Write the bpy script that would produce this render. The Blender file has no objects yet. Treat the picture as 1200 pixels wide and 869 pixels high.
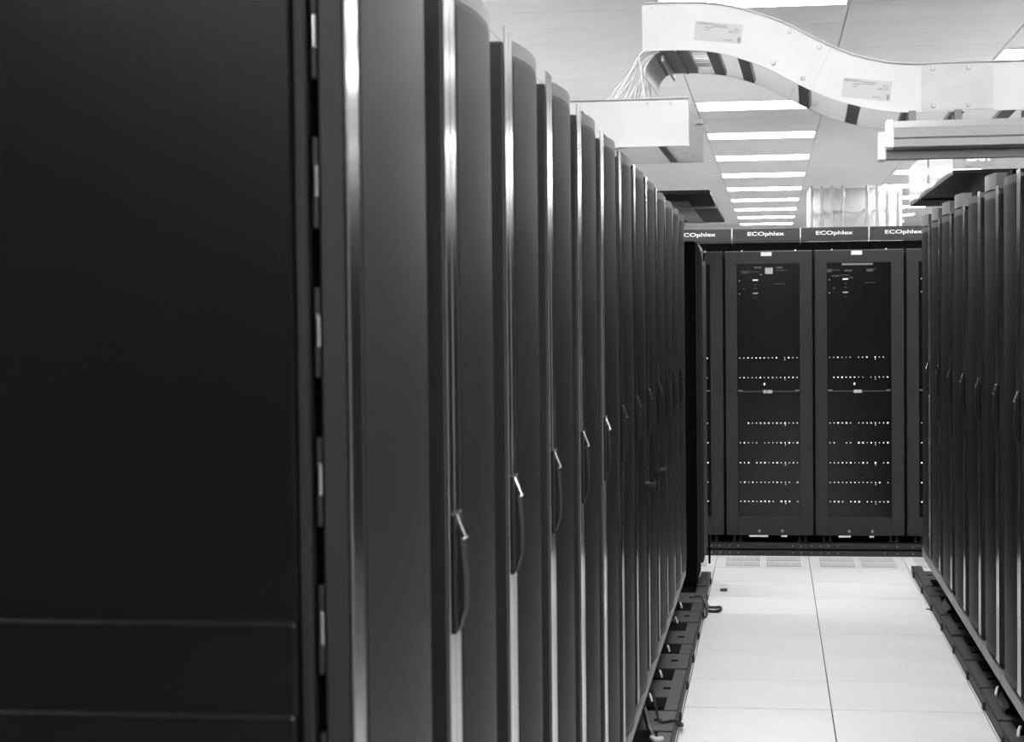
import bpy, bmesh, math, random
from mathutils import Vector, Matrix
random.seed(7)
sc = bpy.context.scene
COL = sc.collection

# ------------------------------------------------------------------ camera
W_PX, F_PX = 1200.0, 2160.0
YAW, PITCH, ROLL, EYE = 0.140083, 0.031626, 0.0104, 1.61
cam_d = bpy.data.cameras.new('camera')
cam_d.sensor_width = 36.0
cam_d.lens = 36.0 * F_PX / W_PX
cam_d.clip_end = 200
cam_d.dof.use_dof = True
cam_d.dof.focus_distance = 9.5
cam_d.dof.aperture_fstop = 11.0
cam = bpy.data.objects.new('camera', cam_d)
COL.objects.link(cam)
Fw = Vector((-math.sin(YAW) * math.cos(PITCH), math.cos(YAW) * math.cos(PITCH), -math.sin(PITCH)))
Rt = Fw.cross(Vector((0, 0, 1))).normalized()
Up = Rt.cross(Fw)
c_, s_ = math.cos(ROLL), math.sin(ROLL)
R2, U2 = Rt * c_ - Up * s_, Rt * s_ + Up * c_
M3 = Matrix((R2, U2, -Fw)).transposed()
cam.matrix_world = Matrix.Translation((0, 0, EYE)) @ M3.to_4x4()
sc.camera = cam

# ------------------------------------------------------------------ world, exposure
wd = bpy.data.worlds.new('world')
sc.world = wd
wd.use_nodes = True
wd.node_tree.nodes['Background'].inputs[0].default_value = (0.5, 0.5, 0.5, 1)
wd.node_tree.nodes['Background'].inputs[1].default_value = 0.3
vs = sc.view_settings
vs.view_transform = 'Standard'
vs.look = 'None'
vs.gamma = 1.0
vs.use_curve_mapping = False
vs.exposure = 0.0
LAMP_STRENGTH = 23.0
CEIL = 3.35

# ------------------------------------------------------------------ materials
MATS = {}
def mat(name, g, rough=0.5, metal=0.0, spec=0.5, noise=0.0, nscale=8.0, stretch=(1, 1, 1), bump=0.0, bscale=60.0, emit=0.0, coat=0.0, ior=1.5):
    m = bpy.data.materials.new(name)
    m.use_nodes = True
    nt = m.node_tree
    b = nt.nodes['Principled BSDF']
    b.inputs['Base Color'].default_value = (g, g, g, 1)
    b.inputs['Roughness'].default_value = rough
    b.inputs['Metallic'].default_value = metal
    b.inputs['Specular IOR Level'].default_value = spec
    b.inputs['IOR'].default_value = ior
    b.inputs['Coat Weight'].default_value = coat
    if emit:
        b.inputs['Emission Color'].default_value = (1, 1, 1, 1)
        b.inputs['Emission Strength'].default_value = emit
    if noise or bump:
        tc = nt.nodes.new('ShaderNodeTexCoord')
        mp = nt.nodes.new('ShaderNodeMapping')
        mp.inputs['Scale'].default_value = stretch
        nt.links.new(tc.outputs['Object'], mp.inputs['Vector'])
    if noise:
        n = nt.nodes.new('ShaderNodeTexNoise')
        n.inputs['Scale'].default_value = nscale
        n.inputs['Detail'].default_value = 4
        nt.links.new(mp.outputs[0], n.inputs['Vector'])
        r = nt.nodes.new('ShaderNodeMapRange')
        r.inputs['From Min'].default_value = 0.3
        r.inputs['From Max'].default_value = 0.7
        r.inputs['To Min'].default_value = g * (1 - noise)
        r.inputs['To Max'].default_value = min(1.0, g * (1 + noise))
        nt.links.new(n.outputs['Fac'], r.inputs['Value'])
        cb = nt.nodes.new('ShaderNodeCombineColor')
        for k in range(3):
            nt.links.new(r.outputs[0], cb.inputs[k])
        nt.links.new(cb.outputs[0], b.inputs['Base Color'])
    if bump:
        n2 = nt.nodes.new('ShaderNodeTexNoise')
        n2.inputs['Scale'].default_value = bscale
        nt.links.new(mp.outputs[0], n2.inputs['Vector'])
        bp = nt.nodes.new('ShaderNodeBump')
        bp.inputs['Strength'].default_value = bump
        bp.inputs['Distance'].default_value = 0.002
        nt.links.new(n2.outputs['Fac'], bp.inputs['Height'])
        nt.links.new(bp.outputs[0], b.inputs['Normal'])
    MATS[name] = m
    return m

mat('floor_tile', 0.82, 0.40, noise=0.05, nscale=2.2, bump=0.03, bscale=20)
mat('floor_joint', 0.04, 0.8)
mat('floor_beyond', 0.12, 0.5)
mat('floor_far', 0.50, 0.5)
mat('ceiling_tile', 0.86, 0.9, spec=0.1, noise=0.03, nscale=1.2)
mat('ceiling_grid', 0.68, 0.7)
mat('wall_paint', 0.45, 0.8)
mat('lamp_frame', 0.75, 0.5)
mat('lamp_diffuser', 0.9, 0.6, emit=LAMP_STRENGTH)
mat('rack_black', 0.010, 0.45, spec=0.4)
mat('side_panel', 0.003, 0.25, spec=0.27, noise=0.08, nscale=3)
mat('rack_frame', 0.014, 0.42)
mat('door_frame', 0.016, 0.5, spec=0.3)
mat('stile_black', 0.004, 0.7, ior=1.15)
mat('mesh_panel', 0.005, 0.48, ior=1.25, bump=0.15, bscale=900)
mat('base_rail', 0.16, 0.38)
mat('top_band', 0.065, 0.45)
mat('trim_metal', 0.46, 0.16, metal=1.0)
mat('handle_black', 0.006, 0.6, spec=0.25)
mat('chrome', 0.75, 0.15, metal=1.0)
mat('plinth_top', 0.045, 0.5, noise=0.25, nscale=9)
mat('plinth_side', 0.022, 0.6)
mat('void_black', 0.004, 0.9, spec=0.05)
mat('galvanised', 0.53, 0.35, noise=0.05, nscale=5)
mat('galvanised_dull', 0.44, 0.35, noise=0.08, nscale=14)
mat('rung_grey', 0.16, 0.4)
mat('sticker', 0.43, 0.6)
mat('print_grey', 0.24, 0.7)
mat('white_plastic', 0.85, 0.3)
mat('aluminium', 0.28, 0.35, metal=0.35)
mat('cable_white', 0.75, 0.5)
mat('cable_grey', 0.45, 0.5)
mat('cable_black', 0.012, 0.45)
mat('cabinet_door', 0.014, 0.5)
mat('cabinet_body', 0.005, 0.6)
mat('door_window', 0.005, 0.18, spec=0.35, noise=0.2, nscale=40, stretch=(0.2, 1, 3))
mat('server_grey', 0.06, 0.5)
mat('reflection_pale', 0.18, 0.5)
mat('fascia', 0.025, 0.5)
mat('white_print', 0.85, 0.6)
mat('led', 0.8, 0.5, emit=1.0)
mat('soffit_black', 0.006, 0.35, ior=1.25)
mat('pipe', 0.62, 0.3, metal=0.3)
mat('bolt_grey', 0.45, 0.4, metal=0.4)
mat('exit_face', 0.62, 0.5)
mat('exit_letter', 0.9, 0.5, emit=1.6)

def sheet_material():
    m = bpy.data.materials.new('translucent_sheet')
    m.use_nodes = True
    nt = m.node_tree
    b = nt.nodes['Principled BSDF']
    b.inputs['Base Color'].default_value = (0.26, 0.26, 0.26, 1)
    b.inputs['Roughness'].default_value = 0.18
    tr = nt.nodes.new('ShaderNodeBsdfTransparent')
    mx = nt.nodes.new('ShaderNodeMixShader')
    mx.inputs[0].default_value = 0.22
    nt.links.new(b.outputs[0], mx.inputs[1])
    nt.links.new(tr.outputs[0], mx.inputs[2])
    nt.links.new(mx.outputs[0], nt.nodes['Material Output'].inputs[0])
    MATS['translucent_sheet'] = m
sheet_material()

def far_ceiling_material():
    """the ceiling beyond the built tiles: joints by material"""
    m = bpy.data.materials.new('ceiling_far')
    m.use_nodes = True
    nt = m.node_tree
    b = nt.nodes['Principled BSDF']
    b.inputs['Roughness'].default_value = 0.9
    tc = nt.nodes.new('ShaderNodeTexCoord')
    br = nt.nodes.new('ShaderNodeTexBrick')
    br.offset = 0.0
    br.inputs['Color1'].default_value = (0.86, 0.86, 0.86, 1)
    br.inputs['Color2'].default_value = (0.85, 0.85, 0.85, 1)
    br.inputs['Mortar'].default_value = (0.74, 0.74, 0.74, 1)
    br.inputs['Scale'].default_value = 1.0
    br.inputs['Mortar Size'].default_value = 0.010
    br.inputs['Brick Width'].default_value = 1.08
    br.inputs['Row Height'].default_value = 0.615
    nt.links.new(tc.outputs['Object'], br.inputs['Vector'])
    nt.links.new(br.outputs['Color'], b.inputs['Base Color'])
    MATS['ceiling_far'] = m
far_ceiling_material()

# ------------------------------------------------------------------ helpers
class MB:
    def __init__(self):
        self.bm = bmesh.new()
    def box(self, x0, x1, y0, y1, z0, z1, bev=0.0, M=None):
        r = bmesh.ops.create_cube(self.bm, size=1.0)
        vs_ = r['verts']
        for v in vs_:
            v.co = Vector(((x0 + x1) / 2 + v.co.x * (x1 - x0), (y0 + y1) / 2 + v.co.y * (y1 - y0), (z0 + z1) / 2 + v.co.z * (z1 - z0)))
            if M is not None:
                v.co = M @ v.co
        if bev:
            es = list({e for v in vs_ for e in v.link_edges})
            bmesh.ops.bevel(self.bm, geom=es, offset=bev, segments=1, affect='EDGES', profile=0.5)
        return self
    def prism(self, prof, z0, z1, M=None):
        """closed xy outline extruded along z"""
        a = [self.bm.verts.new((p[0], p[1], z0)) for p in prof]
        b = [self.bm.verts.new((p[0], p[1], z1)) for p in prof]
        n = len(prof)
        self.bm.faces.new(a)
        self.bm.faces.new(b)
        for i in range(n):
            self.bm.faces.new((a[i], a[(i + 1) % n], b[(i + 1) % n], b[i]))
        if M is not None:
            for v in a + b:
                v.co = M @ v.co
        return self
    def prism_axis(self, prof, axis, t0, t1):
        """closed outline in the two other axes (in x,y,z order) extruded along axis 0 or 1"""
        def mk(p, t):
            return (t, p[0], p[1]) if axis == 0 else (p[0], t, p[1])
        a = [self.bm.verts.new(mk(p, t0)) for p in prof]
        b = [self.bm.verts.new(mk(p, t1)) for p in prof]
        n = len(prof)
        self.bm.faces.new(a)
        self.bm.faces.new(b)
        for i in range(n):
            self.bm.faces.new((a[i], a[(i + 1) % n], b[(i + 1) % n], b[i]))
        return self
    def cyl(self, p0, p1, r, n=12, r1=None):
        p0, p1 = Vector(p0), Vector(p1)
        d = p1 - p0
        M = Matrix.Translation((p0 + p1) / 2) @ d.to_track_quat('Z', 'Y').to_matrix().to_4x4()
        bmesh.ops.create_cone(self.bm, cap_ends=True, segments=n, radius1=r, radius2=r if r1 is None else r1, depth=d.length, matrix=M)
        return self
    def tube(self, pts, r, n=6, sub=6):
        P = [Vector(p) for p in pts]
        Q = []
        if len(P) > 2:
            E = [P[0] * 2 - P[1]] + P + [P[-1] * 2 - P[-2]]
            for i in range(1, len(E) - 2):
                for k in range(sub):
                    t = k / sub
                    a, b, c, d = E[i - 1], E[i], E[i + 1], E[i + 2]
                    Q.append(0.5 * ((2 * b) + (c - a) * t + (2 * a - 5 * b + 4 * c - d) * t * t + (3 * b - a - 3 * c + d) * t ** 3))
            Q.append(P[-1])
        else:
            Q = P
        prev = None
        up = Vector((0.3, 0.2, 1)).normalized()
        for i, q in enumerate(Q):
            t = (Q[min(i + 1, len(Q) - 1)] - Q[max(i - 1, 0)]).normalized()
            u = t.cross(up)
            if u.length < 1e-3:
                u = t.cross(Vector((1, 0, 0)))
            u.normalize()
            w = t.cross(u)
            ring = [self.bm.verts.new(q + (u * math.cos(2 * math.pi * k / n) + w * math.sin(2 * math.pi * k / n)) * r) for k in range(n)]
            if prev:
                for k in range(n):
                    self.bm.faces.new((prev[k], prev[(k + 1) % n], ring[(k + 1) % n], ring[k]))
            prev = ring
        return self
    def ribbon(self, path, prof):
        """path: list of (x,z,tx,tz) ; prof: outline of (n,y) with n along the normal in xz; swept closed"""
        prev = None
        first = None
        for (x, z, tx, tz) in path:
            nx, nz = -tz, tx
            ring = [self.bm.verts.new((x + nx * p[0], p[1], z + nz * p[0])) for p in prof]
            if prev:
                n = len(ring)
                for k in range(n):
                    self.bm.faces.new((prev[k], prev[(k + 1) % n], ring[(k + 1) % n], ring[k]))
            else:
                first = ring
            prev = ring
        self.bm.faces.new(first)
        self.bm.faces.new(prev)
        return self
    def mesh(self, name, m, smooth=False):
        bmesh.ops.recalc_face_normals(self.bm, faces=self.bm.faces[:])
        me = bpy.data.meshes.new(name)
        self.bm.to_mesh(me)
        self.bm.free()
        me.materials.append(MATS[m])
        if smooth:
            me.shade_smooth()
            me.set_sharp_from_angle(angle=math.radians(40))
        return me
    def build(self, name, m, parent=None, smooth=False, loc=(0, 0, 0)):
        return link(name, self.mesh(name, m, smooth), parent, loc)

def link(name, me, parent=None, loc=(0, 0, 0)):
    o = bpy.data.objects.new(name, me)
    COL.objects.link(o)
    o.location = loc
    if parent is not None:
        o.parent = parent
    return o
def empty(name, loc=(0, 0, 0), rz=0.0):
    o = bpy.data.objects.new(name, None)
    COL.objects.link(o)
    o.location = loc
    o.rotation_euler = (0, 0, rz)
    o.empty_display_size = 0.1
    return o
def tag(o, label, cat, group=None):
    o['label'] = label
    o['category'] = cat
    if group:
        o['group'] = group
    return o
def struct(o):
    o['kind'] = 'structure'
    return o
def copy_tree(o, parent=None):
    c = o.copy()
    COL.objects.link(c)
    c.parent = parent
    for ch in [k for k in bpy.data.objects if k.parent == o and k is not c]:
        copy_tree(ch, c)
    return c
def text_mesh(txt, size, sx=1.0, depth=0.001, bold=0.0):
    cu = bpy.data.curves.new('text', 'FONT')
    cu.body = txt
    cu.size = size
    cu.extrude = depth
    cu.offset = bold
    cu.align_x = 'CENTER'
    cu.align_y = 'CENTER'
    to = bpy.data.objects.new('text', cu)
    COL.objects.link(to)
    dg = bpy.context.evaluated_depsgraph_get()
    dg.update()
    me = bpy.data.meshes.new_from_object(to.evaluated_get(dg))
    bpy.data.objects.remove(to)
    # stand the lettering up so that it reads from -y
    me.transform(Matrix.Rotation(math.pi / 2, 4, 'X') @ Matrix.Diagonal((sx, 1, 1, 1)))
    me.materials.clear()
    return me
def add_text(txt, size, m, parent, loc, sx=1.0, name='lettering', rot=None, bold=0.0):
    me = text_mesh(txt, size, sx, bold=bold)
    me.materials.append(MATS[m])
    o = link(name, me, parent, loc)
    if rot:
        o.rotation_euler = rot
    return o
ORD = ['first', 'second', 'third', 'fourth', 'fifth', 'sixth', 'seventh', 'eighth', 'ninth', 'tenth', 'eleventh', 'twelfth', 'thirteenth']

# ------------------------------------------------------------------ room shell
XL, XR, YB, YF = -6.6, 6.6, -15.0, 41.0
TX = [-0.954, -0.362, 0.231, 0.829, 1.427]           # long joints of the raised floor
TY0, TP = 8.66, 0.588
fl = struct(MB().box(XL, XR, YB, YF, -0.12, -0.012).build('floor', 'floor_joint'))
def tile_mesh(w, d):
    g = 0.0022
    return MB().box(g, w - g, 0.0045, d - 0.0045, -0.011, 0.0, bev=0.0015).mesh('floor_tile', 'floor_tile')
def vent_mesh(w, d):
    """raised-floor air tile: a plate with four fields of open slots"""
    mb = MB()
    g = 0.0022
    fx = [(0.06, 0.278), (0.318, 0.536)]
    fy = [(0.04, 0.25), (0.30, 0.51)]
    xs = [g, fx[0][0], fx[0][1], fx[1][0], fx[1][1], w - g]
    ys = [g, fy[0][0], fy[0][1], fy[1][0], fy[1][1], d - g]
    for j in range(5):
        if j in (1, 3):
            for i in (0, 2, 4):
                mb.box(xs[i], xs[i + 1], ys[j], ys[j + 1], -0.011, 0.0)
        else:
            mb.box(g, w - g, ys[j], ys[j + 1], -0.011, 0.0)
    return mb.mesh('vent_tile', 'floor_tile'), fx, fy
cols = [(TX[i], TX[i + 1] - TX[i]) for i in range(4)]
for (x, w) in cols:
    tm = tile_mesh(w, TP)
    for r in range(-13, 5):
        o = link('floor_tile', tm, fl, (x, TY0 + r * TP, random.uniform(-0.0016, 0.0)))
    vm, fx, fy = vent_mesh(w, TP)
    y = TY0 + 5 * TP
    v = link('vent_tile', vm, fl, (x, y, 0))
    gb = MB()
    for (a, b) in fx:
        for (c, d) in fy:
            n = 17
            st = (b - a) / n
            for k in range(n):
                gb.box(a + k * st, a + (k + 0.52) * st, c, d, -0.006, -0.0005)
            gb.box(a, b, (c + d) / 2 - 0.004, (c + d) / 2 + 0.004, -0.006, -0.0003)
    g = gb.build('grille', 'floor_tile', v)
    g['kind'] = 'stuff'
# plain floor everywhere else, level with the tiles; unseen ends darkened to cut bounced light
ya, yb = TY0 - 13 * TP, TY0 + 6 * TP
for (a, b, c, d, m) in ((XL, TX[0], ya, 17.2, 'floor_tile'), (TX[-1], XR, ya, 17.2, 'floor_tile'), (XL, XR, YB, ya, 'floor_beyond'), (TX[0], TX[-1], yb, 17.2, 'floor_tile'), (XL, XR, 17.2, YF, 'floor_far')):
    MB().box(a, b, c, d, -0.0115, -0.0002).build('floor_slab', m, fl)

ce = struct(MB().box(XL, XR, YB, YF, CEIL + 0.021, CEIL + 0.2).build('ceiling', 'ceiling_grid'))
GX, GY = 1.08, 0.615
GX0, GY0 = -0.63, 10.08          # grid origin: left edge of the lamp column, near edge of one lamp row
LPITCH = 2.72
LROW = [GY0 + LPITCH * k for k in range(-9, 11)]  # rearmost rows are unseen, added to light the ceiling behind the camera
LCOL = [GX0 - 2 * GX - 0.02, GX0, GX0 + 2 * GX + 0.02, GX0 - 4 * GX - 0.04, GX0 + 4 * GX + 0.04]  # the two outermost columns are unseen, added to brighten the ceiling by bounce
LW, LD = 1.08, 0.66
def lamp_at(x0, x1, y0, y1):
    for lx in LCOL:
        for ly in LROW:
            if lx < x1 - 0.02 and lx + LW > x0 + 0.02 and ly < y1 - 0.02 and ly + LD > y0 + 0.02:
                return True
    return False
# tile field near the camera's view: each panel its own piece, cut where a lamp sits
NX0, NX1, NY0, NY1 = -2, 4, 0, 15
tiles = {}
def ceil_piece(x0, x1, y0, y1):
    key = (round(x1 - x0, 3), round(y1 - y0, 3))
    if key[0] < 0.03 or key[1] < 0.03:
        return
    if key not in tiles:
        gq = 0.003
        tiles[key] = MB().box(gq, key[0] - gq, gq, key[1] - gq, 0.0, 0.02, bev=0.003).mesh('ceiling_panel', 'ceiling_tile')
    link('ceiling_panel', tiles[key], ce, (x0, y0, CEIL))
Y_S = GY0 - 0.0
Y_E = Y_S + 15 * GY
cxs = [GX0 - 2 * GX - 0.02, GX0 - GX, GX0, GX0 + GX, GX0 + 2 * GX + 0.02, GX0 + 3 * GX + 0.02]
for i in range(5):
    x0, x1 = cxs[i], cxs[i + 1]
    is_l = any(abs(x0 - l) < 0.05 for l in LCOL)
    y = Y_S
    if not is_l:
        while y < Y_E - 0.01:
            ceil_piece(x0, x1, y, y + GY)
            y += GY
    else:
        for k, ly in enumerate(LROW):
            nxt = ly + LPITCH
            a, b = ly + LD, nxt
            if b <= Y_S + 0.1 or a >= Y_E:
                continue
            b2 = min(b, Y_E)
            n = max(1, round((b2 - a) / GY))
            for q in range(n):
                ceil_piece(x0, x1, a + (b2 - a) * q / n, a + (b2 - a) * (q + 1) / n)
# the rest of the ceiling: joints come from the material
def ceil_slab(x0, x1, y0, y1):
    if x1 - x0 < 0.02 or y1 - y0 < 0.02:
        return
    o = MB().box(0, x1 - x0, 0, y1 - y0, 0.0, 0.02).build('ceiling_slab', 'ceiling_far', ce, loc=(x0, y0, CEIL))
allx = [XL, LCOL[3], LCOL[3] + LW] + cxs + [LCOL[4], LCOL[4] + LW, XR]
for i in range(len(allx) - 1):
    x0, x1 = allx[i], allx[i + 1]
    is_l = any(abs(x0 - l) < 0.05 for l in LCOL)
    for (ya, yb) in ((YB, Y_S), (Y_E, YF)) if 3 <= i < 8 else ((YB, YF),):
        if not is_l:
            ceil_slab(x0, x1, ya, yb)
        else:
            cur = ya
            for ly in LROW:
                if ya - 0.01 <= ly < yb:
                    ceil_slab(x0, x1, cur, ly)
                    cur = ly + LD
            ceil_slab(x0, x1, cur, yb)
struct(MB().box(XL - 0.1, XL, YB, YF, -0.1, CEIL + 0.1).build('wall_left', 'wall_paint'))
struct(MB().box(XR, XR + 0.1, YB, YF, -0.1, CEIL + 0.1).build('wall_right', 'wall_paint'))
struct(MB().box(XL, XR, YF, YF + 0.1, -0.1, CEIL + 0.1).build('wall_far', 'wall_paint'))
struct(MB().box(XL, XR, YB - 0.1, YB, -0.1, CEIL + 0.1).build('wall_back', 'rack_black'))

# ------------------------------------------------------------------ ceiling lamps
fm = MB()
fm.box(0, LW, 0, 0.02, -0.006, 0.03).box(0, LW, LD - 0.02, LD, -0.006, 0.03).box(0, 0.02, 0.02, LD - 0.02, -0.006, 0.03).box(LW - 0.02, LW, 0.02, LD - 0.02, -0.006, 0.03)
fmesh = fm.mesh('frame', 'lamp_frame')
dmesh = MB().box(0.02, LW - 0.02, 0.02, LD - 0.02, -0.004, 0.02).mesh('diffuser', 'lamp_diffuser')
for ci, lx in enumerate(LCOL):
    for ri, ly in enumerate(LROW):
        if (ci not in (1, 2) and ly > 15) or (ci > 2 and ly < 1):
            continue
        e = empty('ceiling_light', (lx, ly, CEIL))
        link('frame', fmesh, e)
        link('diffuser', dmesh, e)
        if ri < 9 + (ci == 2) or ci not in (1, 2):
            lab, grp = 'unseen recessed ceiling light placed for the room light, behind or beside the camera', 'ceiling lights out of view'
        else:
            where = 'above the aisle' if ci == 1 else 'over the right-hand racks'
            lab, grp = 'bright rectangular ceiling light %s, %s from the top of the picture' % (where, ORD[ri - 9 - (ci == 2)]), 'ceiling lights ' + where
        tag(e, lab, 'ceiling light', grp)

# ------------------------------------------------------------------ row racks (curved mesh doors with metal trim)
PITCH_R = 0.61
def make_rack(side, cap=True, ztop=2.10, bars=((0.008, 0.050), (0.056, 0.097)), arc0=0.103, arc1=0.430, handle=True):
    """rack local frame: y along the row from its near edge, +x*side towards the aisle, door trim plane at x=0"""
    s = side
    root = empty('server_rack')
    def X(a, b):
        return (min(s * a, s * b), max(s * a, s * b))
    x0, x1 = X(-1.08, -0.044)
    MB().box(x0, x1, 0.004, PITCH_R - 0.002, 0.22, ztop - 0.03, bev=0.003).build('body', 'rack_black', root)
    x0, x1 = X(-0.050, -0.004)
    MB().box(x0, x1, 0.0, PITCH_R, 0.185, 0.245, bev=0.006).build('base_rail', 'base_rail', root)
    # feet
    for (fxx, fy_) in ((-0.12, 0.08), (-0.12, 0.53), (-0.95, 0.08), (-0.95, 0.53)):
        MB().cyl((s * fxx, fy_, 0.056), (s * fxx, fy_, 0.22), 0.022, 10).build('foot', 'rack_black', root)
    x0, x1 = X(-0.205, -0.20)
    MB().box(x0, x1, 0.0, PITCH_R, 0.058, 0.22).build('kick_panel', 'void_black', root)
    # door: frame plate, curved mesh, trim
    x0, x1 = X(-0.034, -0.003)
    door = MB().box(x0, x1, 0.004, arc1, 0.265, ztop - 0.015, bev=0.003).build('door', 'rack_frame', root)
    def arc(z0, z1, inset, m, name, off=0.0):
        ya, yb = arc0 + inset, arc1 - inset
        prof = []
        N = 14
        for k in range(N + 1):
            t = k / N
            y = ya + (yb - ya) * t
            tt = (y - arc0) / (arc1 - arc0)
            h = 0.0005 + 0.0015 * tt + 0.0125 * (1 - (2 * tt - 1) ** 2) + off
            prof.append((s * h, y))
        prof.append((s * -0.012, yb))
        prof.append((s * -0.012, ya))
        return MB().prism(prof, z0, z1).build(name, m, door, smooth=True)
    arc(0.27, ztop - 0.028, 0.0, 'door_frame', 'curved_frame', -0.0012)
    arc(ztop - 0.027, ztop, 0.0, 'top_band', 'top_band', -0.0006)
    arc(0.30, ztop - 0.035, 0.006, 'mesh_panel', 'mesh_panel')
    # far-side dark stile
    x0, x1 = X(-0.042, -0.030)
    MB().box(x0, x1, arc1 + 0.008, 0.602, 0.27, ztop + 0.040, bev=0.002).build('stile', 'stile_black', door)
    # two polished trim bars with a groove
    for (a, b) in bars:
        x0, x1 = X(-0.003, 0.0)
        MB().box(x0, x1, a, b, 0.262, ztop + 0.012, bev=0.001).build('trim_bar', 'trim_metal', door)
    # swing handle: backplate, black grip, bright upper lug and lower lug
    if handle:
        zc = 1.235
        x0, x1 = X(0.0, 0.006)
        MB().box(x0, x1, 0.020, 0.090, zc - 0.090, zc + 0.085, bev=0.002).build('handle_plate', 'handle_black', door)
        hp = [(s * 0.006, zc - 0.088), (s * 0.006, zc + 0.07), (s * 0.008, zc + 0.066), (s * 0.013, zc + 0.03), (s * 0.016, zc - 0.01), (s * 0.016, zc - 0.055), (s * 0.011, zc - 0.07)]
        MB().prism_axis(hp, 1, 0.036, 0.080).build('handle_grip', 'handle_black', door)
        M = Matrix.Translation((s * 0.009, 0.05, zc + 0.066)) @ Matrix.Rotation(-s * 0.38, 4, 'Y')
        MB().box(-0.004, 0.004, -0.012, 0.012, -0.020, 0.018, bev=0.002, M=M).build('handle_lug', 'chrome', door)
        MB().cyl((s * 0.009, 0.081, zc - 0.056), (s * 0.009, 0.081, zc - 0.036), 0.0035, 10).build('lock_pin', 'chrome', door)
    if cap:
        ya, yb = 0.105, 0.430
        prof = []
        for k in range(13):
            t = k / 12
            prof.append((s * (-0.004 + 0.0045 * t + 0.0135 * (1 - (2 * t - 1) ** 2)), ya + (yb - ya) * t))
        prof += [(s * -0.2, yb), (s * -0.2, ya)]
        MB().prism(prof, ztop + 0.008, ztop + 0.068).build('top_cap', 'base_rail', root, smooth=True)
    return root

LX, LY0 = -0.460, 1.985
left_end = make_rack(1, cap=False, ztop=2.10, bars=((0.003, 0.058),), arc0=0.062, arc1=0.455, handle=False)
left_proto = make_rack(1, cap=False, ztop=2.10)
NL = 13
left_racks = []
for k in range(NL):
    r = left_end if k == 0 else left_proto if k == 1 else copy_tree(left_proto)
    r.location = (LX, LY0 + PITCH_R * k, 0)
    left_racks.append(r)
    if k == 0:
        lab = 'nearest black server rack of the left row, its whole side panel facing the camera'
    elif k == NL - 1:
        lab = 'farthest curved-door server rack of the left row, next to the gap before the protruding cabinet'
    else:
        lab = '%s black curved-door server rack from the camera in the left row' % ORD[k]
    tag(r, lab, 'server rack', 'server racks of the left row')
# the near rack shows its end: three flush side panels, a corner post and the hinges in the door gap
r0 = left_racks[0]
for (z0, z1, pr) in ((1.255, 2.08, 0.0), (1.155, 1.272, 0.012), (0.225, 1.171, 0.022)):
    MB().box(-1.075, -0.059, -0.012 - pr, 0.006 - pr, z0, z1, bev=0.004).build('side_panel', 'side_panel', r0)
MB().box(-0.0575, -0.044, -0.010, 0.006, 0.22, 2.08, bev=0.002).build('corner_post', 'rack_black', r0)
for z in (2.08, 1.925, 1.76, 1.595, 1.43, 1.265, 1.10, 0.93, 0.76, 0.59, 0.42):
    h = MB().box(-0.040, -0.034, 0.002, 0.014, z - 0.055, z + 0.045, bev=0.001).build('hinge', 'rack_frame', r0)
    MB().box(-0.0385, -0.0335, -0.002, 0.004, z - 0.022, z + 0.016, bev=0.002).build('hinge_pin', 'chrome', h)

RX, RY0, NR = 0.845, 6.50, 7
rp_cap = make_rack(-1, cap=True, ztop=2.055)
rp_plain = make_rack(-1, cap=False, ztop=2.075)
used = {True: False, False: False}
for k in range(-2, NR):
    capd = k >= 1 and k != 2
    pr = rp_cap if capd else rp_plain
    if not used[capd]:
        r = pr
        used[capd] = True
    else:
        r = copy_tree(pr)
    r.location = (RX, RY0 + 0.612 * k, 0)
    if k < 0:
        lab = 'black curved-door server rack of the right row outside the picture'
        grp = 'right row racks out of view'
    else:
        lab = '%s black curved-door server rack from the picture edge in the right row' % ORD[k] if k else 'nearest visible server rack of the right row, cut by the picture edge'
        grp = 'server racks of the right row'
    tag(r, lab, 'server rack', grp)
    if k in (5, 6):
        MB().box(0.004, 0.010, 0.47, 0.50, 1.80 - 0.03 * (k - 5), 1.86 - 0.03 * (k - 5)).build('paper_tag', 'white_print', r)

# black barrel locks sticking out on two left racks
for k in (7, 8):
    kn = MB().cyl((0.0, 0.30, 0.985), (0.045, 0.30, 0.985), 0.016, 14).cyl((0.045, 0.30, 0.985), (0.052, 0.30, 0.985), 0.021, 14).build('barrel_lock', 'handle_black', left_racks[k], smooth=True)
    MB().cyl((0.0, 0.285, 1.0), (0.03, 0.280, 1.0), 0.006, 10).build('lock_pin', 'chrome', kn)

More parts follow.
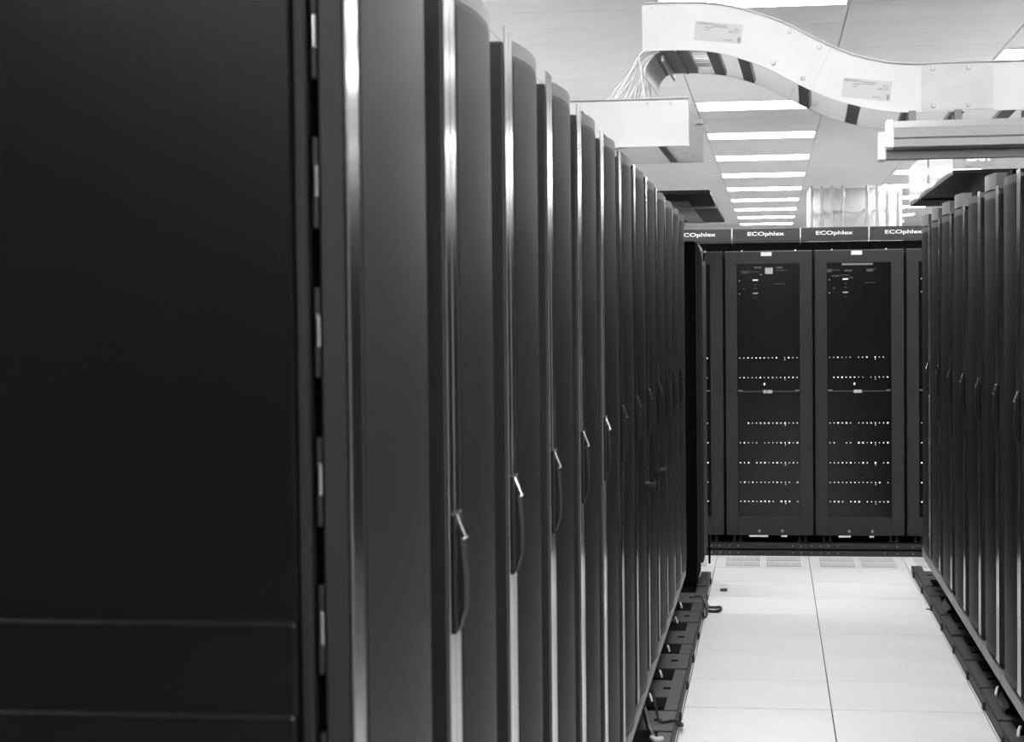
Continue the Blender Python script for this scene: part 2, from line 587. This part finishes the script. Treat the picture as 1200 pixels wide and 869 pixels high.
# ------------------------------------------------------------------ plinths under the rack rows
def plinth(side, xin, xout, y0, n, pitch, label):
    s = side
    root = empty('rack_plinth', (0, y0, 0))
    tag(root, label, 'plinth', 'rack plinths')
    def B(a, b):
        return min(a, b), max(a, b)
    L = n * pitch
    a, b = B(xin, xout)
    MB().box(a, b, 0, L, 0.0005, 0.006).build('tray_floor', 'void_black', root)
    a, b = B(xout, xout - s * 0.006)
    MB().box(a, b, 0, L, 0.0, 0.046, bev=0.0015).build('curb', 'plinth_side', root)
    a, b = B(xin + s * 0.012, xout - s * 0.007)
    plate = MB().box(a, b, 0.0, 0.340, 0.044, 0.050, bev=0.001).mesh('top_plate', 'plinth_top')
    a2, b2 = B(xout - s * 0.058, xout - s * 0.007)
    lug = MB().box(a2, b2, 0.352, pitch - 0.012, 0.040, 0.046, bev=0.001).mesh('edge_plate', 'plinth_top')
    a3, b3 = B(xout - s * 0.085, xout - s * 0.055)
    hole = MB().box(a3, b3, 0.155, 0.195, 0.0495, 0.0508).mesh('knockout', 'void_black')
    web = MB().box(a, b, 0.0, 0.006, 0.006, 0.044).mesh('web', 'plinth_side')
    a4, b4 = B(xout - s * 0.001, xout + s * 0.010)
    lock = MB().box(a4, b4, 0.36, 0.40, 0.004, 0.040, bev=0.003).mesh('latch', 'plinth_side')
    for k in range(n):
        p = link('top_plate', plate, root, (0, k * pitch, random.uniform(-0.003, 0.003)))
        link('knockout', hole, p)
        link('web', web, p)
        link('web', web, p, (0, 0.334, 0))
        link('edge_plate', lug, root, (0, k * pitch + random.uniform(-0.006, 0.006), random.uniform(-0.002, 0.004)))
        link('latch', lock, root, (0, k * pitch, 0))
    return root
plinth(1, -0.66, -0.368, 1.99, 15, 0.605, 'dark metal floor plinth with square openings under the left row')
plinth(-1, 1.06, 0.836, 5.30, 10, 0.612, 'dark metal floor plinth with square openings under the right row')

# cables and bright bits lying in the plinths
def cable(pts, r, m, label, name='cable', cat='cable', n=7):
    o = MB().tube(pts, r, n).build(name, m, smooth=True)
    return tag(o, label, cat)
cable([(-0.46, 7.02, 0.16), (-0.44, 6.98, 0.085), (-0.425, 6.94, 0.058), (-0.38, 6.98, 0.055), (-0.352, 7.02, 0.035), (-0.350, 7.08, 0.012), (-0.366, 7.10, 0.010), (-0.370, 7.04, 0.03)], 0.006, 'cable_black', 'black cable loop spilling over the left plinth at the bottom of the picture')
cable([(-0.50, 6.95, 0.14), (-0.475, 6.86, 0.10), (-0.455, 6.78, 0.062), (-0.44, 6.70, 0.06), (-0.43, 6.62, 0.06)], 0.011, 'cable_black', 'thick black cable dropping onto the left plinth at the bottom edge')
cable([(-0.42, 10.02, 0.060), (-0.38, 9.98, 0.060), (-0.352, 9.86, 0.020), (-0.348, 9.70, 0.007), (-0.366, 9.60, 0.007), (-0.374, 9.52, 0.012)], 0.006, 'cable_black', 'black cable looping from the left plinth onto the floor near the protruding cabinet')
tg = MB().tube([(-0.372, 10.05, 0.062), (-0.352, 9.98, 0.014), (-0.32, 9.96, 0.009), (-0.284, 9.97, 0.009), (-0.280, 9.88, 0.009), (-0.305, 9.83, 0.009), (-0.345, 9.85, 0.009), (-0.352, 9.97, 0.012)], 0.0085)
tag(tg.build('cable_loop', 'cable_black'), 'small black cable loop lying flat on the floor tiles beside the left plinth', 'cable')
for i, (y, z) in enumerate(((6.98, 0.155), (7.62, 0.12), (8.2, 0.12), (8.9, 0.13), (9.35, 0.13))):
    o = MB().tube([(-0.468, y, z), (-0.462, y - 0.01, z - 0.012), (-0.458, y - 0.015, z - 0.026)], 0.0045).build('cable_tie', 'cable_white', smooth=True)
    tag(o, 'small white cable end under the left racks, %s from the bottom of the picture' % ORD[i], 'cable tie', 'white cable ends under the left racks')
o = MB().tube([(-0.44, 6.66, 0.062), (-0.425, 6.62, 0.064), (-0.40, 6.64, 0.062)], 0.010).build('cable_tie', 'cable_white', smooth=True)
tag(o, 'white tape end on the left plinth at the bottom edge of the picture', 'cable tie')
for i, (y, z) in enumerate(((7.35, 0.13), (6.70, 0.12))):
    o = MB().tube([(0.868, y, z), (0.860, y - 0.02, z - 0.01), (0.855, y - 0.04, z - 0.025)], 0.006).build('cable_tie', 'cable_white', smooth=True)
    tag(o, 'small white cable end under the right racks, %s' % ('the farther one' if i == 0 else 'the nearer one at the picture edge'), 'cable tie', 'white cable ends under the right racks')
for i, y in enumerate((9.65, 7.30)):
    o = MB().tube([(0.93, y + 0.1, 0.05), (0.90, y + 0.05, 0.10), (0.885, y, 0.09), (0.90, y - 0.06, 0.06)], 0.022).build('power_connector', 'cable_black', smooth=True)
    tag(o, 'black connector lying in the right plinth, %s' % ('the one far down the aisle' if i == 0 else 'the one near the bottom corner'), 'connector', 'connectors in the right plinth')
o = MB().box(-0.302, -0.262, 10.60, 10.70, 0.0, 0.003, bev=0.001)
o.box(-0.296, -0.285, 10.62, 10.68, 0.003, 0.0045).box(-0.279, -0.268, 10.62, 10.68, 0.003, 0.0045)
tag(o.build('floor_outlet', 'cable_black'), 'tiny dark socket plate on a pale floor tile near the far end', 'floor socket')
tag(MB().box(0.86, 0.88, 10.12, 10.14, 0.0, 0.004, bev=0.001).build('debris', 'cable_black', loc=(-0.05, -0.1, 0)), 'dark speck of debris on the floor near the right plinth', 'debris')

# ------------------------------------------------------------------ protruding cabinet at the end of the left row
pc = tag(empty('server_cabinet', (-0.425, 10.40, 0)), 'black cabinet with rounded door edge sticking out at the far end of the left row', 'cabinet')
MB().box(-0.95, 0.0, 0, 0.6, 0.058, 2.0, bev=0.004).build('body', 'void_black', pc)
prof = [(0.004, 0.19), (0.004, 1.995), (0.014, 1.988), (0.026, 1.965), (0.036, 1.93), (0.042, 1.88), (0.042, 0.21), (0.036, 0.19)]
dr = MB().prism_axis(prof, 1, 0.0, 0.60).build('door', 'door_frame', pc)
MB().box(0.0175, 0.0205, -0.0008, 0.001, 0.21, 1.96).build('seam', 'void_black', dr)
MB().box(0.040, 0.052, -0.002, 0.02, 1.86, 1.945, bev=0.002).build('latch_plate', 'base_rail', dr)
MB().box(0.046, 0.056, -0.003, 0.016, 1.885, 1.93, bev=0.002).build('latch_pin', 'void_black', dr)
MB().box(0.046, 0.058, 0.55, 0.60, 0.11, 0.28, bev=0.002).build('edge_guard', 'void_black', pc)

# ------------------------------------------------------------------ cross row of cabinets closing the aisle
FY = 12.30
FXE = [-0.902, -0.312, 0.275, 0.867, 1.457]
LEDZ = [1.294, 1.163, 0.862, 0.731, 0.599, 0.469, 0.342]
def cross_cabinet(i):
    x0, x1 = FXE[i], FXE[i + 1]
    w = x1 - x0
    root = empty('server_cabinet', (x0, FY, 0))
    MB().box(0.003, w - 0.003, 0.03, 1.0, 0.115, 1.985, bev=0.003).build('body', 'cabinet_body', root)
    # door frame with an opening
    d = MB()
    ix0, ix1, iz0, iz1 = 0.086, w - 0.090, 0.24, 1.915
    d.box(0.010, ix0, 0.0, 0.028, 0.118, 1.995, bev=0.002).box(ix1, w - 0.010, 0.0, 0.028, 0.118, 1.995, bev=0.002)
    d.box(ix0 - 0.001, ix1 + 0.001, 0.0005, 0.028, 0.118, iz0, bev=0.001).box(ix0 - 0.001, ix1 + 0.001, 0.0005, 0.028, iz1, 1.995, bev=0.001)
    door = d.build('door', 'cabinet_door', root)
    MB().box(ix0 - 0.001, ix1 + 0.001, 0.012, 0.022, iz0 - 0.001, iz1 + 0.001).build('door_window', 'door_window', door)
    MB().box(0.008, w - 0.008, 0.002, 0.03, 1.9955, 2.0, bev=0.001).build('top_edge', 'base_rail', root)
    rs = random.Random(40 + i)
    for z in LEDZ:
        mb = MB()
        n = 15
        for k in range(n):
            q = rs.random()
            if q < 0.10:
                continue
            r = 0.0020 + 0.0026 * rs.random() * (1.0 if q > 0.35 else 0.3)
            xx = 0.103 + (0.374) * k / (n - 1)
            mb.box(xx - r, xx + r, 0.006, 0.013, z - r, z + r)
        xx = 0.103 + 0.374 * 0.79
        mb.box(xx - 0.002, xx + 0.002, 0.006, 0.013, z - 0.016, z - 0.012)
        mb.build('indicator_row', 'led', door)['kind'] = 'stuff'
    # pull-out shelf across the middle with curved bright ends and tags
    sh = MB().box(ix0 + 0.01, ix1 - 0.01, 0.006, 0.013, 1.068, 1.074).build('console_shelf', 'server_grey', door)
    for (a, b) in ((ix0 + 0.004, ix0 + 0.034), (ix1 - 0.034, ix1 - 0.004)):
        MB().box(a, b, 0.004, 0.012, 1.074, 1.081, bev=0.001).build('shelf_clip', 'aluminium', sh)
    tags_ = [(0.255, 0.279), (0.283, 0.315)] if i == 1 else [(0.258, 0.31)]
    for (a, b) in tags_:
        MB().box(a, b, 0.003, 0.012, 1.060, 1.080).build('shelf_tag', 'sticker', sh)
    MB().box(0.259, 0.267, 0.004, 0.012, 1.112, 1.128, bev=0.002).build('status_lamp', 'led', door)
    # handle recess beside the window
    MB().box(0.028, 0.052, -0.002, 0.001, 1.065, 1.095, bev=0.001).build('latch', 'cabinet_body', door)
    # white plate on top of the door, studs along the top edge
    MB().box(0.245, 0.315, -0.003, 0.0, 1.966, 1.992, bev=0.001).build('name_plate', 'white_print', door)
    for xx in (0.12, 0.47):
        MB().cyl((xx, 0.0, 2.001), (xx, 0.012, 2.001), 0.006, 8).build('stud', 'white_plastic', root)
    for xx in (0.225, 0.375):
        MB().cyl((xx, -0.003, 0.147), (xx, 0.001, 0.147), 0.010, 10).build('screw', 'aluminium', door)
    # equipment tags in the upper window, with reflected light added as grey marks
    for (a, b, z0, z1, m) in ((0.19, 0.225, 1.803, 1.813, 'white_print'), (0.19, 0.225, 1.717, 1.725, 'sticker'), (0.10, 0.107, 1.80, 1.808, 'sticker'), (0.10, 0.107, 1.714, 1.722, 'sticker'),
                              (0.20, 0.215, 1.777, 1.781, 'server_grey'), (0.20, 0.215, 1.751, 1.756, 'server_grey'), (0.20, 0.215, 1.69, 1.695, 'server_grey'), (0.13, 0.136, 1.745, 1.753, 'aluminium'),
                              (0.33, 0.40, 1.78, 1.784, 'server_grey'), (0.11, 0.17, 1.865, 1.870, 'server_grey'), (0.34, 0.41, 1.868, 1.873, 'server_grey')):
        MB().box(a, b, 0.006, 0.0125, z0, z1).build('window_tag_glint', m, door)
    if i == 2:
        MB().box(0.185, 0.385, 0.004, 0.0125, 1.898, 1.912).build('reflection_bar', 'reflection_pale', door)  # pale bar stands in for a lamp reflection in the glass
        MB().box(0.09, 0.12, 0.005, 0.0125, 1.855, 1.875).build('window_tag_glint', 'server_grey', door)
    if i in (1, 2):
        for (a, b, z0, z1) in ((0.20, 0.25, 1.885, 1.897), (0.345, 0.385, 1.882, 1.896), (0.17, 0.235, 1.860, 1.864), (0.12, 0.165, 1.853, 1.862), (0.235, 0.255, 1.838, 1.850)):
            MB().box(a, b, 0.007, 0.0125, z0 - 0.028 * (i - 1), z1 - 0.028 * (i - 1)).build('window_tag_glint', 'server_grey', door)  # grey marks imitate light reflected at the top of the window
    if i == 1:
        MB().box(0.272, 0.322, 0.004, 0.0125, 1.848, 1.888).build('paper_note', 'sticker', door)
    for (a, b) in {1: ((0.157, 0.282), (0.367, 0.407)), 2: ((0.155, 0.235), (0.355, 0.385))}.get(i, ()):
        MB().box(a, b, -0.003, 0.012, 0.106, 0.1175, bev=0.001).build('light_streak', 'white_print', root)  # white strips imitate light showing in the gap under the cabinet
    for xx in (0.06, 0.10, w - 0.10, w - 0.06):
        f = MB().cyl((xx, 0.02, 0.075), (xx, 0.02, 0.118), 0.008, 10).cyl((xx, 0.02, 0.075), (xx, 0.02, 0.083), 0.016, 10).build('foot', 'door_frame', root)
    return root
labs = ['black cabinet of the far cross row, mostly hidden behind the protruding cabinet', 'left of the two full-width black cabinets closing the aisle, with a square paper note',
        'right of the two full-width black cabinets closing the aisle, without a paper note', 'black cabinet of the far cross row, mostly hidden behind the right rack row']
for i in range(4):
    tag(cross_cabinet(i), labs[i], 'cabinet', 'cabinets of the far cross row')
bs = tag(empty('cabinet_base', (0, 12.15, 0)), 'black double channel base with bolts under the far cross row', 'base frame')
for (z0, z1, yo) in ((0.0, 0.034, 0.0), (0.042, 0.076, 0.02)):
    bm_ = MB().box(-0.95, 1.45, yo, 0.10 + yo, z0, z1, bev=0.003).build('channel', 'rack_frame', bs)
    for xx in (-0.40, -0.345, -0.28, -0.225, 0.13, 0.185, 0.25, 0.31, 0.36, 0.42, 0.72, 0.80, 0.90, 1.0):
        MB().cyl((xx, yo - 0.003, (z0 + z1) / 2 + 0.004), (xx, yo + 0.001, (z0 + z1) / 2 + 0.004), 0.0045, 8).build('bolt', 'aluminium', bm_)
MB().box(-0.95, 1.45, 0.10, 0.9, 0.0, 0.07).build('under_plate', 'void_black', bs)

# ------------------------------------------------------------------ cooling racks of the next row behind, fascias in view
EXE = [-0.916, -0.333, 0.25, 0.828, 1.41]
for i in range(4):
    x0, x1 = EXE[i], EXE[i + 1]
    w = x1 - x0
    root = empty('cooling_rack', (x0, 16.0, 0))
    MB().box(0.004, w - 0.004, 0.06, 1.1, 0.0, 2.19, bev=0.003).build('body', 'void_black', root)
    MB().box(0.010, w - 0.010, 0.04, 0.06, 0.10, 2.185, bev=0.003).build('door', 'void_black', root)
    fa = MB().box(0.006, w - 0.006, 0.0, 0.10, 2.196, 2.312, bev=0.004).build('fascia', 'fascia', root)
    add_text('ECOphlex', 0.044, 'white_print', fa, (w * 0.49, -0.001, 2.262), sx=1.68, bold=0.0007)
    for xx in (0.0, ):
        MB().box(-0.004, 0.004, 0.002, 0.05, 2.225, 2.312).build('joint_strip', 'white_plastic', root)
    tag(root, ['cooling rack behind the cross row, leftmost ECOphlex sign, cut by the left racks', 'cooling rack behind the cross row, second ECOphlex sign from the left',
               'cooling rack behind the cross row, third ECOphlex sign from the left', 'cooling rack behind the cross row, rightmost ECOphlex sign, cut by the right racks'][i], 'cooling rack', 'cooling racks behind the cross row')

# ------------------------------------------------------------------ pipes far behind
pw = struct(MB().box(0.52, 1.86, 27.0, 27.6, 0.0, CEIL).build('wall_chase', 'wall_paint'))
for i, x in enumerate((0.57, 0.715, 0.86, 1.005, 1.34, 1.485, 1.625, 1.77)):
    p = empty('pipe', (x, 26.5, 0))
    tag(p, 'shiny vertical pipe in front of the far wall, %s from the left' % ORD[i], 'pipe', 'vertical pipes in front of the far wall')
    MB().cyl((0, 0, 0.0), (0, 0, CEIL), 0.024, 12).build('pipe_run', 'pipe', p, smooth=True)
    MB().cyl((0, 0, 3.20), (0, 0, 3.27), 0.034, 12).build('coupling', 'pipe', p, smooth=True)
    MB().box(-0.012, 0.012, 0.02, 0.5, 3.02, 3.05).build('bracket', 'pipe', p)

# ------------------------------------------------------------------ dark overhead panels
lp = tag(empty('overhead_panel', (0, 0, 0)), 'glossy black overhead panel above the far end of the left row', 'overhead panel')
MB().box(-0.95, -0.305, 9.42, 12.45, 2.20, 2.222, bev=0.003).build('panel', 'soffit_black', lp)
MB().box(-0.95, -0.305, 10.44, 10.50, 2.185, 2.1995, bev=0.003).build('crossbar', 'galvanised_dull', lp)
for (a, b) in ((9.95, 10.42), (10.52, 12.40)):
    MB().box(-0.545, -0.44, a, b, 2.195, 2.1995).build('reflection_patch', 'aluminium', lp)  # paler strips imitate a reflection on the glossy underside
for (y, z) in ((9.6, 2.0705), (10.7, 2.0005)):
    MB().box(-0.88, -0.84, y, y + 0.04, z, 2.20).build('support_post', 'rack_black', lp)
rp = tag(empty('overhead_panel', (0, 0, 0)), 'black overhead panel above the right row with translucent white side sheets', 'overhead panel')
MB().box(0.80, 1.85, 8.38, 10.95, 2.20, 2.222, bev=0.003).build('panel', 'soffit_black', rp)
for y in (8.6, 10.5):
    MB().box(1.60, 1.64, y, y + 0.04, 2.0255, 2.20).build('support_post', 'rack_black', rp)
MB().box(0.805, 1.85, 10.15, 10.19, 2.190, 2.1995, bev=0.002).build('crossbar', 'rack_frame', rp)
MB().box(0.800, 0.804, 8.38, 9.66, 2.223, 2.42).build('side_sheet', 'translucent_sheet', rp)
MB().box(0.796, 0.800, 9.68, 10.95, 2.223, 2.42).build('side_sheet', 'translucent_sheet', rp)

# ------------------------------------------------------------------ cable trays crossing the aisle
def resample(pts, n):
    """smooth centre line as (x,z,tx,tz)"""
    P = [Vector((p[0], 0, p[1])) for p in pts]
    E = [P[0] * 2 - P[1]] + P + [P[-1] * 2 - P[-2]]
    Q = []
    for i in range(1, len(E) - 2):
        for k in range(n):
            t = k / n
            a, b, c, d = E[i - 1], E[i], E[i + 1], E[i + 2]
            Q.append(0.5 * ((2 * b) + (c - a) * t + (2 * a - 5 * b + 4 * c - d) * t * t + (3 * b - a - 3 * c + d) * t ** 3))
    Q.append(P[-1])
    out = []
    for i, q in enumerate(Q):
        t = (Q[min(i + 1, len(Q) - 1)] - Q[max(i - 1, 0)]).normalized()
        out.append((q.x, q.z, t.x, t.z))
    return out
HH = 0.0835
TW = 0.62
rail_n = [(-HH, 0.0), (-HH, -0.010), (-HH + 0.003, -0.010), (-HH + 0.003, -0.0025), (HH - 0.003, -0.0025), (HH - 0.003, -0.010), (HH, -0.010), (HH, 0.0)]
rail_f = [(p[0], -p[1]) for p in rail_n]
tr = tag(empty('cable_tray', (0, 6.40, 0), -0.022), 'white S-curved ladder cable tray crossing high above the aisle', 'cable tray')
K = 6.40 / 6.2
cl = [(-0.437, 2.590), (-0.31, 2.590), (-0.192, 2.581), (-0.095, 2.557), (0.012, 2.517), (0.100, 2.470), (0.185, 2.426), (0.268, 2.393), (0.372, 2.366), (0.475, 2.355), (0.60, 2.355), (0.85, 2.355), (1.30, 2.355), (1.70, 2.355)]
path = resample(cl, 6)
def pt(x):
    for i in range(len(path) - 1):
        if path[i][0] <= x <= path[i + 1][0]:
            t = (x - path[i][0]) / (path[i + 1][0] - path[i][0])
            return [path[i][k] * (1 - t) + path[i + 1][k] * t for k in range(4)]
    return path[-1]
MB().ribbon(path, rail_n).build('side_rail', 'galvanised', tr, smooth=True)
MB().ribbon(path, [(p[0], p[1] + TW) for p in rail_f]).build('side_rail', 'galvanised', tr, smooth=True)
for x in (-0.36, -0.30, -0.185, -0.065, 0.15, 0.305, 0.47, 0.63, 0.80, 1.0, 1.2, 1.4, 1.6):
    q = pt(x)
    ang = math.atan2(q[3], q[2])
    M = Matrix.Translation((q[0], 0, q[1])) @ Matrix.Rotation(-ang, 4, 'Y')
    MB().box(-0.022, 0.022, 0.0, TW, -HH + 0.001, -HH + 0.022, bev=0.003, M=M).build('rung', 'rung_grey', tr)
def plate(x, w, m, parent, thick=0.0035, hw=HH - 0.006, y=-0.0025):
    q = [pt(x + w * (k / 6 - 0.5)) for k in range(7)]
    return MB().ribbon(q, [(-hw, y), (-hw, y - thick), (hw, y - thick), (hw, y)]).build('splice_plate', m, parent, smooth=True)
def bolt(x, n, parent, y=-0.006, r=0.008):
    q = pt(x)
    p = (q[0] - q[3] * n, y, q[1] + q[2] * n)
    MB().cyl((p[0], y, p[2]), (p[0], y - 0.005, p[2]), r, 12, r * 0.75).build('bolt', 'bolt_grey', parent, smooth=True)
sp = plate(0.625, 0.235, 'galvanised_dull', tr)
for bx in (0.545, 0.66):
    for bn in (-0.062, 0.062):
        bolt(bx, bn, sp, -0.006)
for bx in (0.038, 0.138):
    for bn in (-0.058, 0.06):
        bolt(bx, bn, tr, -0.0025)
for bx in (0.07, 0.16):
    q = pt(bx)
    p = (q[0], TW - 0.0026, q[1] - 0.055)
    MB().cyl(p, (p[0], p[1] - 0.005, p[2]), 0.008, 10).build('bolt', 'bolt_grey', tr)
q = pt(0.174)
Mj = Matrix.Translation((q[0], 0, q[1])) @ Matrix.Rotation(-math.atan2(q[3], q[2]), 4, 'Y')
MB().box(-0.0012, 0.0012, -0.0029, -0.002, -HH + 0.004, HH - 0.004, M=Mj).build('rail_joint', 'galvanised_dull', tr)
MB().cyl((-0.405, -0.0026, 2.655), (-0.405, -0.004, 2.655), 0.006, 10).build('bolt', 'bolt_grey', tr)
def sticker(x, dz):
    q = pt(x)
    ang = math.atan2(q[3], q[2])
    s = empty('warning_sticker', (q[0], -0.0030, q[1] + dz))
    s.parent = tr
    s.rotation_euler = (0, 0.115, 0)
    # a pale label with print
    o = MB().box(-0.082, 0.082, -0.0006, 0.0004, -0.033, 0.033).build('label_sheet', 'sticker', s)
    add_text('WARNING', 0.0115, 'print_grey', s, (-0.050, -0.0012, 0.026), name='lettering')
    for (a, b, z) in ((-0.02, 0.03, 0.024), (-0.02, 0.028, 0.018), (-0.05, -0.02, 0.014), (-0.05, -0.03, 0.006), (0.02, 0.05, -0.024)):
        MB().box(a, b, -0.0011, -0.0006, z - 0.0014, z + 0.0014).build('print_line', 'print_grey', s)
    cm = MB()
    for k in range(20):
        a0, a1 = 2 * math.pi * k / 20, 2 * math.pi * (k + 1) / 20
        v = [cm.bm.verts.new((0.062 + r * math.cos(a), -0.0011, 0.010 + r * math.sin(a))) for (r, a) in ((0.009, a0), (0.009, a1), (0.0072, a1), (0.0072, a0))]
        cm.bm.faces.new(v)
    cm.box(-0.0085, 0.0085, -0.0012, -0.001, -0.001, 0.001, M=Matrix.Translation((0.062, 0, 0.010)) @ Matrix.Rotation(0.78, 4, 'Y'))
    cm.build('prohibition_mark', 'print_grey', s)
    MB().box(0.034, 0.052, -0.0012, -0.0006, -0.006, -0.002, M=Matrix.Rotation(-0.2, 4, 'Y')).build('print_line', 'print_grey', s)
    MB().box(0.068, 0.078, -0.0012, -0.0006, -0.030, -0.012).build('print_line', 'print_grey', s)
for x, dz in ((-0.175, -0.014), (0.325, -0.022)):
    sticker(x, dz)
# drop-out plate curling down at the left end; shaded underside and lit lip by colour
def dropout(a0, a1, m, name):
    arcp = []
    for k in range(7):
        a = math.radians(a0 + (a1 - a0) * k / 6)
        arcp.append((-0.355 + 0.078 * math.cos(a), 2.432 + 0.078 * math.sin(a), -math.sin(a), math.cos(a)))
    MB().ribbon(arcp, [(-0.002, 0.03), (-0.002, TW - 0.03), (0.002, TW - 0.03), (0.002, 0.03)]).build(name, m, tr, smooth=True)
dropout(60, 125, 'rung_grey', 'dropout_plate')
dropout(125, 185, 'galvanised', 'dropout_lit_lip')
MB().box(-0.375, -0.365, 0.03, TW - 0.03, 2.475, 2.497, bev=0.002).build('dropout_bar', 'galvanised_dull', tr)

# lower tray on the left
lt = tag(empty('cable_tray', (0, 6.40, 0), -0.010), 'short straight white cable tray ending above the left row racks', 'cable tray')
lpath = [(-1.6, 2.262, 1, 0), (-0.9, 2.262, 1, 0), (-0.278, 2.262, 1, 0)]
MB().ribbon(lpath, rail_n).build('side_rail', 'galvanised', lt)
lpath2 = [(-1.6, 2.262, 1, 0), (-0.9, 2.262, 1, 0), (-0.262, 2.262, 1, 0)]
MB().ribbon(lpath2, [(p[0], p[1] + 0.72) for p in rail_f]).build('side_rail', 'galvanised', lt)
for x in (-0.375, -0.62, -0.85, -1.1, -1.35):
    MB().box(x - 0.014, x + 0.014, 0.0, 0.72, 2.262 - HH + 0.001, 2.262 - HH + 0.022, bev=0.003).build('rung', 'rung_grey', lt)
for (x, z, y) in ((-0.34, 2.325, -0.0026), (-0.42, 2.327, -0.0026), (-0.33, 2.215, 0.717), (-0.30, 2.205, 0.717)):
    MB().cyl((x, y, z), (x, y - 0.004, z), 0.006, 10).build('bolt', 'bolt_grey', lt)
MB().box(-0.290, -0.255, 0.70, 0.717, 2.325, 2.33).build('end_tab', 'galvanised', lt)

# data cables falling from the upper tray into the lower one
cb = tag(empty('cable_bundle', (0, 6.40, 0)), 'fan of thin pale data cables dropping from the curved tray to the lower left tray', 'cables')
for k in range(24):
    y = 0.04 + 0.5 * random.random()
    t = k / 23
    xe = -0.60 + 0.17 * t + random.uniform(-0.012, 0.012)
    x0 = -0.445 + random.uniform(-0.008, 0.004)
    zt = 2.512 + random.uniform(0, 0.012)
    pts = [(-0.22, y, zt + 0.006), (-0.34, y, zt + 0.008), (x0 + 0.03, y, zt + 0.002), (x0 - 0.004, y, zt - 0.022), (x0 * 0.62 + xe * 0.38, y + 0.01, 2.435), (xe, y + 0.02, 2.335), (xe - 0.06, y + 0.02, 2.255), (xe - 0.2, y, 2.212), (-1.5, y, 2.206)]
    MB().tube(pts, 0.0034, 5, 5).build('cable', 'cable_white' if k % 3 else 'cable_grey', cb, smooth=True)

# twin aluminium raceways under the right part of the curved tray
def raceway(y, x0, z0, z1, label):
    e = tag(empty('raceway', (0, y, 0), -0.022), label, 'raceway', 'raceways under the curved tray')
    h = z1 - z0
    pr = [(0.0, z0), (0.0, z0 + 0.28 * h), (0.006, z0 + 0.31 * h), (0.0, z0 + 0.36 * h), (0.0, z0 + 0.72 * h), (0.006, z0 + 0.75 * h), (0.012, z1), (0.07, z1), (0.07, z0)]
    MB().prism_axis(pr, 0, x0, 1.60).build('channel', 'aluminium', e)
    MB().box(x0 - 0.022, x0 + 0.004, -0.006, 0.076, z0 - 0.004, z1 + 0.004, bev=0.004).build('end_cap', 'white_plastic', e)
    for x in (0.47, 0.62, 0.85, 1.1):
        MB().box(x - 0.012, x + 0.012, 0.02, 0.05, z1, 2.2705).build('hanger', 'rung_grey', e)
    return e
raceway(6.30, 0.404, 2.150, 2.236, 'front aluminium raceway with white end cap under the curved tray')
raceway(6.395, 0.385, 2.117, 2.204, 'rear aluminium raceway with white end cap, lower behind the other one')

# ------------------------------------------------------------------ exit sign
ex = tag(empty('exit_sign', (2.24, 20.5, -0.02)), 'pale EXIT sign hanging from the ceiling beyond the raceways', 'exit sign')
MB().box(-0.16, 0.16, 0.0, 0.05, 3.165, 3.34, bev=0.004).build('housing', 'exit_face', ex)
MB().cyl((0, 0.025, 3.33), (0, 0.025, CEIL + 0.02), 0.02, 10).build('mount', 'lamp_frame', ex)
add_text('EXIT', 0.115, 'exit_letter', ex, (0.0, -0.004, 3.255), sx=1.15, bold=0.002)
